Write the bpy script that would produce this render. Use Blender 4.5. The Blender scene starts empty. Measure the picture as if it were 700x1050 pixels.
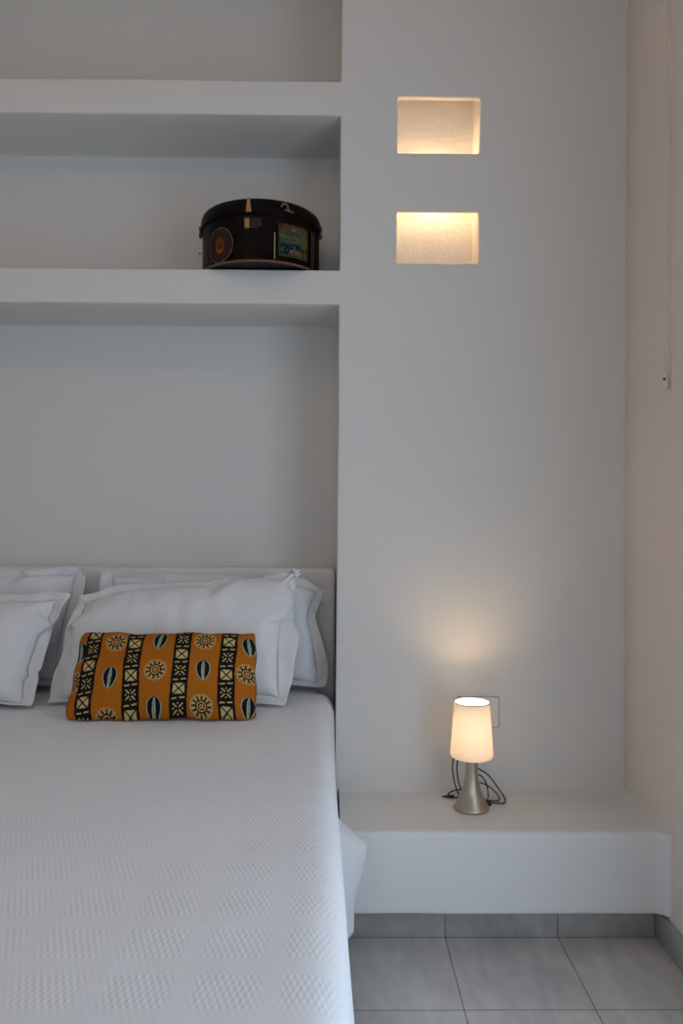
import bpy, bmesh, math, random
import numpy as np
from mathutils import Vector, Matrix, noise
C = bpy.context.scene
COL = C.collection
PI = math.pi
random.seed(7)

# ------------------------------------------------------------------ materials
class NT:
    def __init__(s, name):
        s.m = bpy.data.materials.new(name); s.m.use_nodes = True
        s.t = s.m.node_tree; s.b = s.t.nodes['Principled BSDF']
    def n(s, kind, ins=None, **kw):
        nd = s.t.nodes.new(kind)
        for k, v in kw.items(): setattr(nd, k, v)
        for k, v in (ins or {}).items():
            if isinstance(v, bpy.types.NodeSocket): s.t.links.new(v, nd.inputs[k])
            else: nd.inputs[k].default_value = v
        return nd
    def math(s, op, a, b=0.0, c=0.0):
        return s.n('ShaderNodeMath', {0: a, 1: b, 2: c}, operation=op).outputs[0]
    def set(s, **kw):
        for k, v in kw.items():
            k = k.replace('_', ' ')
            if isinstance(v, bpy.types.NodeSocket): s.t.links.new(v, s.b.inputs[k])
            else: s.b.inputs[k].default_value = v
        return s
    def coord(s, which='Object'):
        return s.n('ShaderNodeTexCoord').outputs[which]
    def noise(s, scale, detail=4, vec=None, rough=.5):
        return s.n('ShaderNodeTexNoise', {'Vector': vec or s.coord(), 'Scale': scale, 'Detail': detail, 'Roughness': rough}).outputs['Fac']
    def mix(s, f, a, b):
        nd = s.n('ShaderNodeMix', data_type='RGBA')
        for k, v in ((0, f), (6, a), (7, b)):
            if isinstance(v, bpy.types.NodeSocket): s.t.links.new(v, nd.inputs[k])
            else: nd.inputs[k].default_value = v
        return nd.outputs[2]
    def bump(s, h, strength=.3, dist=.002, normal=None):
        ins = {'Height': h, 'Strength': strength, 'Distance': dist}
        if normal: ins['Normal'] = normal
        return s.n('ShaderNodeBump', ins).outputs[0]

def simple(name, col, rough=.5, metal=0.0, **kw):
    q = NT(name)
    nz = q.noise(35, 3)
    c2 = tuple(c * .86 for c in col)
    q.set(Base_Color=q.mix(nz, (*col, 1), (*c2, 1)), Roughness=rough, Metallic=metal, **kw)
    return q.m

def plaster(name, col, fine=.25, coarse=.5):
    q = NT(name)
    a = q.noise(9, 3); b = q.noise(160, 4)
    n1 = q.bump(a, coarse, .004)
    n2 = q.bump(b, fine, .0012, n1)
    c2 = tuple(c * .965 for c in col)
    q.set(Base_Color=q.mix(q.noise(2.2, 4), (*col, 1), (*c2, 1)), Roughness=.92, Normal=n2)
    q.b.inputs['Specular IOR Level'].default_value = .2
    return q.m

M = {}
M['plaster'] = plaster('white lime plaster', (.755, .738, .70))
M['plaster_cream'] = plaster('creamy lime plaster', (.83, .755, .68))
M['bench_plaster'] = plaster('white ledge plaster', (.80, .785, .76), .2, .7)
M['ceiling'] = plaster('ceiling plaster', (.80, .78, .75))
M['trim'] = simple('white painted frame', (.78, .78, .77), .4)
M['white_plastic'] = simple('white plastic', (.78, .76, .72), .35)
M['grey_edge'] = simple('grey plastic frame', (.36, .36, .37), .4)
M['cord_white'] = simple('off white cord', (.82, .80, .76), .6)
M['black_rubber'] = simple('black rubber cable', (.012, .011, .010), .45)
M['dark_metal'] = simple('dull dark metal', (.10, .095, .09), .4, .8)

def rough_plaster():
    q = NT('rough recess plaster')
    a = q.noise(60, 6, rough=.65); b = q.noise(260, 3)
    n1 = q.bump(a, .9, .004); n2 = q.bump(b, .6, .0012, n1)
    q.set(Base_Color=(.80, .76, .70, 1), Roughness=.95, Normal=n2); return q.m
M['rough'] = rough_plaster()

def tile_mat(name, vec_fn, w, h, col=(.60, .585, .56), grout=(.13, .12, .105)):
    q = NT(name)
    co = q.coord()
    v = vec_fn(q, co)
    br = q.n('ShaderNodeTexBrick', {'Vector': v, 'Color1': (1, 1, 1, 1), 'Color2': (.8, .8, .8, 1), 'Mortar': (0, 0, 0, 1), 'Scale': 1.0,
             'Mortar Size': .0013, 'Mortar Smooth': .2, 'Bias': 0.0, 'Brick Width': w, 'Row Height': h}, offset=0.0, squash=1.0)
    mp = q.n('ShaderNodeMapping', {'Vector': co, 'Scale': (6.0, 1.4, 4.0), 'Rotation': (0, 0, .15)})
    st = q.noise(4, 8, mp.outputs[0], .6)
    cl = q.noise(3.2, 6, co, .6)
    ramp = q.n('ShaderNodeValToRGB', {'Fac': st})
    ramp.color_ramp.elements[0].position = .3; ramp.color_ramp.elements[0].color = (*[c * .84 for c in col], 1)
    ramp.color_ramp.elements[1].position = .72; ramp.color_ramp.elements[1].color = (*[c * 1.1 for c in col], 1)
    r2 = q.n('ShaderNodeValToRGB', {'Fac': cl})
    r2.color_ramp.elements[0].position = .35; r2.color_ramp.elements[0].color = (.80, .80, .81, 1)
    r2.color_ramp.elements[1].position = .7; r2.color_ramp.elements[1].color = (1.12, 1.1, 1.08, 1)
    mul = q.n('ShaderNodeMix', data_type='RGBA', blend_type='MULTIPLY')
    mul.inputs[0].default_value = 1
    q.t.links.new(ramp.outputs[0], mul.inputs[6]); q.t.links.new(r2.outputs[0], mul.inputs[7])
    c = q.mix(br.outputs['Fac'], mul.outputs[2], (*grout, 1))
    inv = q.math('SUBTRACT', 1.0, br.outputs['Fac'])
    nb = q.bump(inv, .6, .0015, q.bump(st, .1, .0008))
    q.set(Base_Color=c, Roughness=q.math('MULTIPLY_ADD', st, .25, .38), Normal=nb)
    return q.m
def floor_vec(q, co):
    return q.n('ShaderNodeVectorMath', {0: co, 1: (6 - .3015, 6 - 1.769, 0)}, operation='ADD').outputs[0]
M['floor'] = tile_mat('grey stone floor tiles', floor_vec, .3, .3)
def base_vec(q, co):
    sx = q.n('ShaderNodeSeparateXYZ', {0: co})
    s = q.math('ADD', sx.outputs[0], 6 - .3015)
    return q.n('ShaderNodeCombineXYZ', {0: s, 1: .5}).outputs[0]
M['base_back'] = tile_mat('grey skirting tiles', base_vec, .3, 5.0, (.44, .42, .39))
def base_vec2(q, co):
    sx = q.n('ShaderNodeSeparateXYZ', {0: co})
    s = q.math('ADD', sx.outputs[1], 6 - 1.769)
    return q.n('ShaderNodeCombineXYZ', {0: s, 1: .5}).outputs[0]
M['base_side'] = tile_mat('grey side skirting tiles', base_vec2, .3, 5.0, (.44, .42, .39))

def cotton(name, col, wr=.35):
    q = NT(name)
    co = q.coord()
    warp = q.n('ShaderNodeMapping', {'Vector': co, 'Scale': (1, 1, 1.6)}).outputs[0]
    a = q.noise(14, 3, warp, .55); w = q.noise(420, 2)
    n1 = q.bump(a, wr, .006); n2 = q.bump(w, .12, .0006, n1)
    q.set(Base_Color=(*col, 1), Roughness=.95, Normal=n2)
    q.b.inputs['Specular IOR Level'].default_value = .15
    q.b.inputs['Sheen Weight'].default_value = .15
    return q.m
M['cotton'] = cotton('white cotton pillowcase', (.80, .795, .79))
M['sheet'] = cotton('white mattress sheet', (.80, .79, .78))
M['headboard'] = cotton('white padded headboard cloth', (.80, .775, .74), .12)

def waffle():
    q = NT('white woven bedspread')
    uv = q.coord('UV')
    s = q.n('ShaderNodeSeparateXYZ', {0: uv}); u, v = s.outputs[0], s.outputs[1]
    def step(x, lo, hi):
        mr = q.n('ShaderNodeMapRange', {0: x, 1: lo, 2: hi, 3: 0.0, 4: 1.0}, interpolation_type='SMOOTHSTEP'); return mr.outputs[0]
    fu = q.math('FRACT', q.math('DIVIDE', u, .104)); fv = q.math('FRACT', q.math('DIVIDE', v, .102))
    mu = q.math('MULTIPLY', step(fu, .0, .04), q.math('SUBTRACT', 1.0, step(fu, .74, .78)))
    mv = q.math('MULTIPLY', step(fv, .0, .04), q.math('SUBTRACT', 1.0, step(fv, .66, .70)))
    mask = q.math('MULTIPLY', mu, mv)
    row = q.math('FLOOR', q.math('DIVIDE', v, .0115))
    uu = q.math('ADD', q.math('DIVIDE', u, .0086), q.math('MULTIPLY', row, .5))
    du = q.math('SINE', q.math('MULTIPLY', uu, 2 * PI))
    dv = q.math('SINE', q.math('MULTIPLY', q.math('DIVIDE', v, .0115), PI))
    dots = q.math('MULTIPLY', du, q.math('ABSOLUTE', dv))
    pat = q.math('MULTIPLY', dots, q.math('MULTIPLY_ADD', mask, .85, .15))
    rib = q.math('SINE', q.math('MULTIPLY', v, 2 * PI / .0042))
    h = q.math('MULTIPLY_ADD', rib, .06, pat)
    soft = q.noise(5, 3)
    n1 = q.bump(soft, .35, .02); n2 = q.bump(h, .26, .0014, n1)
    q.set(Base_Color=(.85, .85, .86, 1), Roughness=.9, Normal=n2)
    q.b.inputs['Specular IOR Level'].default_value = .2
    q.b.inputs['Sheen Weight'].default_value = .1
    return q.m
M['spread'] = waffle()

def brushed():
    q = NT('brushed nickel')
    co = q.coord()
    mp = q.n('ShaderNodeMapping', {'Vector': co, 'Scale': (1, 1, 90)}).outputs[0]
    n = q.noise(14, 4, mp)
    q.set(Base_Color=(.50, .42, .32, 1), Metallic=1.0, Roughness=q.math('MULTIPLY_ADD', n, .2, .24), Normal=q.bump(n, .08, .0004))
    q.b.inputs['Anisotropic'].default_value = .6
    return q.m
M['nickel'] = brushed()

def shade():
    q = NT('white translucent lamp shade')
    t = q.t; out = t.nodes['Material Output']
    n = q.bump(q.noise(180, 2), .1, .0005)
    d = q.n('ShaderNodeBsdfDiffuse', {'Color': (.82, .80, .77, 1), 'Normal': n})
    tr = q.n('ShaderNodeBsdfTranslucent', {'Color': (.84, .80, .73, 1), 'Normal': n})
    mx = q.n('ShaderNodeMixShader', {0: .26, 1: d.outputs[0], 2: tr.outputs[0]})
    t.links.new(mx.outputs[0], out.inputs[0]); return q.m
M['shade'] = shade()

def emit(name, col, st):
    q = NT(name); q.set(Base_Color=(.9, .9, .9, 1), Emission_Color=(*col, 1), Emission_Strength=st); return q.m
M['lamp_bulb'] = emit('glowing lamp bulb', (1.0, .67, .37), 125)
M['wall_bulb'] = emit('glowing recess bulb', (1.0, .68, .38), 52)
M['globe'] = emit('added warm fill glow', (1.0, .55, .24), 10.0)  # glow of the added fill lamp, out of view

def attr_mat(name, rough, bumpsc=300, bs=.25, spec=.3):
    q = NT(name)
    a = q.n('ShaderNodeVertexColor', layer_name='Col')
    q.set(Base_Color=a.outputs[0], Roughness=rough, Normal=q.bump(q.noise(bumpsc, 2), bs, .0006))
    q.b.inputs['Specular IOR Level'].default_value = spec
    return q.m
M['print'] = attr_mat('printed orange and black cotton', .9, 420, .3, .15)
M['paper'] = attr_mat('old printed paper label', .7, 200, .3, .08)
def leather():
    q = NT('worn black lacquered leather')
    a = q.noise(22, 6, rough=.7); b = q.noise(150, 4)
    r = q.n('ShaderNodeValToRGB', {'Fac': a})
    r.color_ramp.elements[0].position = .42; r.color_ramp.elements[0].color = (.0022, .0016, .0013, 1)
    r.color_ramp.elements[1].position = .74; r.color_ramp.elements[1].color = (.014, .006, .004, 1)
    q.set(Base_Color=r.outputs[0], Roughness=q.math('MULTIPLY_ADD', b, .3, .28), Normal=q.bump(b, .3, .001))
    q.b.inputs['Specular IOR Level'].default_value = .09
    return q.m
M['leather'] = leather()
M['tan'] = simple('worn tan leather edging', (.17, .085, .04), .6)
M['pale_stitch'] = simple('pale worn stitching', (.33, .26, .17), .7)
M['old_brass'] = simple('tarnished brass', (.26, .19, .10), .4, .9)
M['redbrown'] = simple('dark red leather strip', (.040, .006, .004), .8)
M['base_board'] = simple('dark box underside', (.05, .038, .03), .8)

# ------------------------------------------------------------------ mesh helpers
def link(name, me, mat, parent=None, smooth=True):
    o = bpy.data.objects.new(name, me); COL.objects.link(o)
    if mat: me.materials.append(mat)
    if smooth: me.shade_smooth()
    if parent:
        o.parent = parent
        o.matrix_parent_inverse = Matrix.Translation(-Vector(parent.location))
    return o
def from_bm(name, bm, mat, parent=None, smooth=True, sharp=None):
    me = bpy.data.meshes.new(name); bmesh.ops.recalc_face_normals(bm, faces=bm.faces); bm.to_mesh(me); bm.free()
    o = link(name, me, mat, parent, smooth)
    if sharp: me.set_sharp_from_angle(angle=math.radians(sharp))
    return o
def from_py(name, vs, fs, mat, parent=None, smooth=True):
    me = bpy.data.meshes.new(name); me.from_pydata([tuple(v) for v in vs], [], fs); me.update()
    return link(name, me, mat, parent, smooth)
def tag(o, label, cat, group=None, kind=None):
    if label: o['label'] = label
    if cat: o['category'] = cat
    if group: o['group'] = group
    if kind: o['kind'] = kind
    return o
def empty(name, loc):
    o = bpy.data.objects.new(name, None); COL.objects.link(o); o.location = loc; o.empty_display_size = .05; return o
def box(bm, x0, x1, y0, y1, z0, z1):
    v = [bm.verts.new(p) for p in ((x0,y0,z0),(x1,y0,z0),(x1,y1,z0),(x0,y1,z0),(x0,y0,z1),(x1,y0,z1),(x1,y1,z1),(x0,y1,z1))]
    for f in ((0,3,2,1),(4,5,6,7),(0,1,5,4),(1,2,6,5),(2,3,7,6),(3,0,4,7)): bm.faces.new([v[i] for i in f])
def box_obj(name, dims, mat, parent=None, bev=.003, seg=2):
    bm = bmesh.new(); box(bm, *dims)
    if bev: bmesh.ops.bevel(bm, geom=list(bm.edges), offset=bev, segments=seg, affect='EDGES', profile=.5)
    return from_bm(name, bm, mat, parent, True, 35)
def lathe(name, prof, cx, cy, mat, parent=None, n=64, sharp=40, closed=False):
    """prof: list of (r, z)"""
    vs, fs = [], []
    for (r, z) in prof:
        for k in range(n):
            a = 2*PI*k/n; vs.append((cx + r*math.cos(a), cy + r*math.sin(a), z))
    m = len(prof)
    for i in range(m - (0 if closed else 1)):
        j = (i+1) % m
        for k in range(n):
            k2 = (k+1) % n; fs.append((i*n+k, i*n+k2, j*n+k2, j*n+k))
    if not closed:
        if prof[0][0] > 1e-4: fs.append(tuple(range(n-1, -1, -1)))
        if prof[-1][0] > 1e-4: fs.append(tuple((m-1)*n+k for k in range(n)))
    bm = bmesh.new(); vv = [bm.verts.new(v) for v in vs]
    for f in fs:
        try: bm.faces.new([vv[i] for i in f])
        except ValueError: pass
    bmesh.ops.remove_doubles(bm, verts=bm.verts, dist=1e-6)
    return from_bm(name, bm, mat, parent, True, sharp)
def catmull(P, k=8):
    P = [Vector(p) for p in P]; Q = [2*P[0]-P[1]] + P + [2*P[-1]-P[-2]]; out = []
    for i in range(1, len(Q)-2):
        for s in range(k):
            t = s/k; a, b, c, d = Q[i-1:i+3]
            out.append(.5*((2*b)+(c-a)*t+(2*a-5*b+4*c-d)*t*t+(3*b-a-3*c+d)*t**3))
    out.append(P[-1]); return out
def tube(bm, pts, r, n=8, cap=True):
    rings = []; T0 = None
    for i, p in enumerate(pts):
        t = (pts[min(i+1, len(pts)-1)] - pts[max(i-1, 0)]).normalized()
        if T0 is None:
            up = Vector((0,0,1)) if abs(t.z) < .9 else Vector((1,0,0))
            nrm = t.cross(up).normalized()
        else:
            nrm = (nrm - t*nrm.dot(t)).normalized()
        T0 = t; b = t.cross(nrm)
        rr = r(i/(len(pts)-1)) if callable(r) else r
        rings.append([bm.verts.new(p + (nrm*math.cos(2*PI*k/n) + b*math.sin(2*PI*k/n))*rr) for k in range(n)])
    for A, B in zip(rings, rings[1:]):
        for k in range(n): bm.faces.new((A[k], A[(k+1)%n], B[(k+1)%n], B[k]))
    if cap: bm.faces.new(rings[0][::-1]); bm.faces.new(rings[-1])

def sstep(x, a, b):
    t = np.clip((x-a)/(b-a), 0, 1); return t*t*(3-2*t)

# ------------------------------------------------------------------ the room
WY = 2.33; XN = .0141; XR = .8724; XL = -2.35; YB = -1.5; ZC = 3.0
ND = .289
def evaluated(o):
    dg = bpy.context.evaluated_depsgraph_get(); dg.update()
    return bpy.data.meshes.new_from_object(o.evaluated_get(dg), depsgraph=dg)
def carve(name, base, cutters, mat, bev=.005, step=.06, amp=.0014, lean=0.0, inner=None):
    bm = bmesh.new(); box(bm, *base); me = bpy.data.meshes.new('tmp'); bmesh.ops.recalc_face_normals(bm, faces=bm.faces); bm.to_mesh(me); bm.free()
    o = bpy.data.objects.new('tmp', me); COL.objects.link(o); cs = []
    for c in cutters:
        bm = bmesh.new(); box(bm, *c); m2 = bpy.data.meshes.new('c'); bmesh.ops.recalc_face_normals(bm, faces=bm.faces); bm.to_mesh(m2); bm.free()
        q = bpy.data.objects.new('c', m2); COL.objects.link(q); cs.append(q)
        md = o.modifiers.new('b', 'BOOLEAN'); md.operation = 'DIFFERENCE'; md.object = q; md.solver = 'EXACT'
    if bev:
        md = o.modifiers.new('v', 'BEVEL'); md.width = bev; md.segments = 3; md.limit_method = 'ANGLE'; md.angle_limit = math.radians(40)
    me = evaluated(o)
    for q in cs + [o]: bpy.data.objects.remove(q)
    bm = bmesh.new(); bm.from_mesh(me)
    for ax, (lo, hi) in enumerate(((base[0], base[1]), (base[2], base[3]), (base[4], base[5]))):
        k = lo + step
        while k < hi - .01:
            no = [0,0,0]; no[ax] = 1; co = [0,0,0]; co[ax] = k
            bmesh.ops.bisect_plane(bm, geom=bm.verts[:] + bm.edges[:] + bm.faces[:], plane_co=co, plane_no=no)
            k += step
    for v in bm.verts:
        p = v.co * 5.0
        d = noise.noise_vector(p) * amp + noise.noise_vector(p*5) * amp * .45
        v.co += d; v.co.x += lean * (v.co.z - 1.75)
    bm.normal_update()
    me2 = bpy.data.meshes.new(name); bm.to_mesh(me2); bm.free()
    ob = link(name, me2, mat, None, True); me2.materials.clear(); me2.materials.append(mat)
    if inner:
        me2.materials.append(inner[0]); me2.polygons.foreach_get
        for p in me2.polygons:
            c = p.center
            if inner[1](c): p.material_index = 1
    me2.set_sharp_from_angle(angle=math.radians(50))
    return ob
ZF = 1.1351
z2b, z2t, z1b, z1t = ZF+.6109, ZF+.7131, ZF+1.1725, ZF+1.2745
wb = carve('wall_back', (XL-.2, XR+.25, WY, WY+.6, -.1, ZC+.1), [
    (-1.72, XN, WY-.2, WY+ND, .0, z2b), (-1.72, XN, WY-.2, WY+ND, z2t, z1b), (-1.72, XN, WY-.2, WY+ND, z1t, ZC-.12),
    (.184, .428, WY+.02, WY+.10, 1.871, 2.425), (.184, .428, WY-.1, WY+.05, 1.871, 2.026), (.184, .428, WY-.1, WY+.05, 2.199, 2.364)],
    M['plaster'], bev=.005, lean=.0045, inner=(M['rough'], lambda c: .17 < c.x < .44 and c.y > WY+.006 and 1.85 < c.z < 2.45))
tag(wb, None, None, kind='structure')
def struct(o): o['kind'] = 'structure'; return o
fl = box_obj('floor', (XL-.2, XR+.25, YB-.2, WY+.6, -.12, 0), M['floor'], bev=0); struct(fl)
struct(box_obj('ceiling', (XL-.2, XR+.25, YB-.2, WY+.6, ZC, ZC+.12), M['ceiling'], bev=0))
struct(box_obj('wall_left', (XL-.2, XL, YB-.2, WY, 0, ZC), M['plaster'], bev=0))
WX0, WX1, WZ0, WZ1 = -.65, .62, .70, 2.10             # unseen window, added behind the camera for frontal daylight
struct(carve('wall_front', (XL, XR+.25, YB-.2, YB, 0, ZC), [(WX0, WX1, YB-.5, YB+.3, WZ0, WZ1)], M['plaster'], bev=.005, step=.3))
bm = bmesh.new(); wy0, wy1 = YB-.13, YB-.08; mx = (WX0+WX1)/2
for (a, b, c, d) in ((WX0, WX0+.05, WZ0, WZ1), (WX1-.05, WX1, WZ0, WZ1), (WX0, WX1, WZ1-.05, WZ1), (WX0, WX1, WZ0, WZ0+.05), (mx-.03, mx+.03, WZ0, WZ1)): box(bm, a, b, wy0, wy1, c, d)
struct(from_bm('added_window_1', bm, M['trim'], None, False))
DY0, DY1, DZ = -.25, 1.40, 2.20                     # unseen doorway inferred from the blind cord, added to bring daylight from the right
wr = carve('wall_right', (XR, XR+.22, YB, WY+.0, 0, ZC), [(XR-.2, XR+.5, DY0, DY1, -.2, DZ)], M['plaster_cream'], bev=.006, step=.12, amp=.0012)
struct(wr)
# frame of that unseen doorway
bm = bmesh.new(); fx0, fx1 = XR+.09, XR+.15
for (a, b, c, d) in ((DY0, DY0+.05, 0, DZ), (DY1-.05, DY1, 0, DZ), (DY0, DY1, DZ-.05, DZ)): box(bm, fx0, fx1, a, b, c, d)
df = from_bm('unseen_door_1', bm, M['trim'], None, False); struct(df)
# skirting
struct(box_obj('baseboard_right', (XR-.012, XR+.0, DY1+.03, WY-.256, 0, .079), M['base_side'], bev=.0015))
struct(box_obj('baseboard_back', (.024, XR-.012, WY-.256, WY-.244, 0, .0862), M['base_back'], bev=.0015))

# masonry ledge: grows out of wall, rounded nose, underside .0863, fillet to the right wall
def ledge():
    y0 = WY - .3083; y1 = WY + .004; zt = ZF-.8361; zb = ZF-1.0488
    r = .012; prof = []
    prof += [(y1, zt+.006), (y1-.012, zt+.001)]
    n = 9
    prof += [(y1-.02-(y1-.02-(y0+r))*k/n, zt) for k in range(n+1)]
    prof += [(y0+r-r*math.sin(a), zt-r+r*math.cos(a)) for a in np.linspace(.3, PI/2, 5)]
    prof += [(y0, zt-r-(zt-zb-2*r)*k/8) for k in range(1, 9)]
    prof += [(y0+.006-.006*math.cos(a), zb+.006-.006*math.sin(a)) for a in np.linspace(.3, PI/2, 4)]
    prof += [(y0+.045, zb), (y1, zb)]
    xs = list(np.linspace(.021, XR-.04, 26)) + list(XR-.04+.044*np.sin(np.linspace(.12, PI/2, 8)))
    vs = []
    for i, x in enumerate(xs):
        e = 1-sstep(np.array(x), XR-.045, XR+.004)
        f = float(1-e)
        for (y, z) in prof:
            p = Vector((x, y, z)); d = noise.noise_vector(p*6)*.0018 + noise.noise_vector(p*22)*.0006
            yy = y
            if y < y0+.02: yy = y - .022*f**2       # plaster cove where the nose meets the wall
            if x > XR-.06 and z > zt-.004 and y > y0+.03: z = z + .008*f**2
            vs.append((x+d.x*.3, min(yy+d.y, WY+.004), z+d.z*.7))
    m = len(prof); fs = []
    for i in range(len(xs)-1):
        for j in range(m-1): fs.append((i*m+j, (i+1)*m+j, (i+1)*m+j+1, i*m+j+1))
    fs.append(tuple(range(m))); fs.append(tuple((len(xs)-1)*m+j for j in range(m))[::-1])
    bm = bmesh.new(); vv = [bm.verts.new(v) for v in vs]
    for f in fs: bm.faces.new([vv[k] for k in f])
    root = from_bm('wall_ledge', bm, M['bench_plaster'], None, True, 50)
    tag(root, 'long low white plaster ledge built out from the wall, carrying the small lamp', 'ledge')
    bm = bmesh.new(); box(bm, .024, XR, WY-.244, WY, 0, .0865)
    s = from_bm('plinth', bm, M['bench_plaster'], root, False)
ledge()

# ------------------------------------------------------------------ bed
BZ = .57
bed = empty('double_bed', (-.83, 1.5, 0))
tag(bed, 'double bed with low white headboard, set with its head inside the wall niche', 'bed')
box_obj('base', (-1.645, -.045, .58, 2.5, .05, .30), M['headboard'], bed, .01)
for sx in (-1.55, -.14):
    for sy in (.68, 2.4): box_obj('leg', (sx-.03, sx+.03, sy-.03, sy+.03, 0, .05), M['dark_metal'], bed, .003)
def soft_box(name, dims, r, mat, parent, seg=6, wob=.004, cuts=0):
    bm = bmesh.new(); box(bm, *dims)
    bmesh.ops.bevel(bm, geom=list(bm.edges), offset=r, segments=seg, affect='EDGES', profile=.5)
    for ax in range(3):
        lo, hi = dims[ax*2], dims[ax*2+1]; k = lo + .08
        while k < hi - .02:
            no = [0,0,0]; no[ax] = 1; co = [0,0,0]; co[ax] = k
            bmesh.ops.bisect_plane(bm, geom=bm.verts[:]+bm.edges[:]+bm.faces[:], plane_co=co, plane_no=no); k += .08
    for v in bm.verts: v.co += noise.noise_vector(v.co*7)*wob
    return from_bm(name, bm, mat, parent, True)
soft_box('mattress', (-1.655, -.018, .60, 2.53, .30, BZ-.008), .045, M['sheet'], bed, wob=.002)
soft_box('headboard', (-1.70, .006, 2.542, WY+ND-.004, .02, .944), .014, M['headboard'], bed, 4, .002)

# bedspread: a cloth lying over the mattress and hanging at both sides and the foot
def bedspread():
    W0, W1 = -1.66, .001; Y0, Y1 = .59, 2.40; r = .045; drop = .44
    def sect(s, lo, hi):
        """s: arc coordinate across the bed -> (lateral position, height drop, how far down the side 0..1)"""
        L = hi-lo-2*r; q = r*PI/2
        if s < -q-0: return lo, r+(-q-s), 1
        if s < 0: a = -s/r; return lo+r-r*math.sin(a), r-r*math.cos(a), 0
        if s <= L: return lo+r+s, 0, 0
        if s <= L+q: a = (s-L)/r; return hi-r+r*math.sin(a), r-r*math.cos(a), 0
        return hi, r+(s-L-q), 1
    q = r*PI/2; Lx = W1-W0-2*r
    ss = list(np.linspace(-q-drop, -q, 10)) + list(np.linspace(-q, 0, 6))[1:] + list(np.linspace(0, Lx, 60))[1:] + list(np.linspace(Lx, Lx+q, 7))[1:] + list(np.linspace(Lx+q, Lx+q+drop, 46))[1:]
    tt = list(np.linspace(-q-drop, -q, 8)) + list(np.linspace(-q, 0, 6))[1:] + list(np.linspace(0, Y1-Y0-r, 150))[1:]
    vs = []; uvs = []
    for s in ss:
        for t in tt:
            x, dz, side = sect(s, W0, W1)
            yy = Y0+r+t if t >= 0 else (Y0+r-r*math.sin(min(-t/r, PI/2)))
            dt = 0 if t >= 0 else (r-r*math.cos(min(-t/r, PI/2)) + max(0, -t-q))
            z = BZ - dz - dt
            if dz > r+.001 and dt > r+.001: z = BZ - max(dz, dt)
            down = max(0.0, dz-r)
            if s > Lx and down > 0:
                # side hanging: slight folds, and a fold resting over the nose of the ledge
                zz = z
                out = .003 + .012*math.sin(yy*17+.6)*min(1, down/.2)*.5 + .014*min(1, down/.25)*(1-sstep(np.array(yy), 1.75, 2.0))
                up = float(sstep(np.array(.375-zz), 0, .085))
                dn = 1-.42*float(sstep(np.array(.30-zz), 0, .17))
                g = math.exp(-((yy-1.955)/.060)**2)
                out = float(out) + .079*g*up*dn
                if yy > 2.0: out = min(out, .012) if zz < .32 else out
                x += out
                if yy > 2.31: x = min(x, .006)
            elif s < 0 and down > 0: x -= .01*math.sin(yy*15)*min(1, down/.2)
            if dt > r: yy -= .012*math.sin(x*16)*min(1, dt/.3)
            z = max(z, .06) if down > 0 or dt > r else z
            if dz < .001 and dt < .001:
                p = Vector((x*2.6, yy*2.6, 0)); z += .004*noise.noise(p) + .0016*noise.noise(p*4) + .002
                z -= .004*float(sstep(np.array(yy), 2.3, 2.40))
            x += .019*float(1-sstep(np.array(yy), .95, 2.05))*float(sstep(np.array(x), -1.2, -.1))
            vs.append((x, yy, z)); uvs.append((s+2, t+2))
    m = len(tt); fs = []
    for i in range(len(ss)-1):
        for j in range(m-1): fs.append((i*m+j, (i+1)*m+j, (i+1)*m+j+1, i*m+j+1))
    o = from_py('bedspread', vs, fs, M['spread'])
    ul = o.data.uv_layers.new(name='UVMap')
    for l in o.data.loops: ul.data[l.index].uv = uvs[l.vertex_index]
    sd = o.modifiers.new('Solidify', 'SOLIDIFY'); sd.thickness = .003; sd.offset = -1
    tag(o, 'white woven bedspread with waffle squares, covering the bed and hanging by the ledge', 'bedspread')
bedspread()

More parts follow.
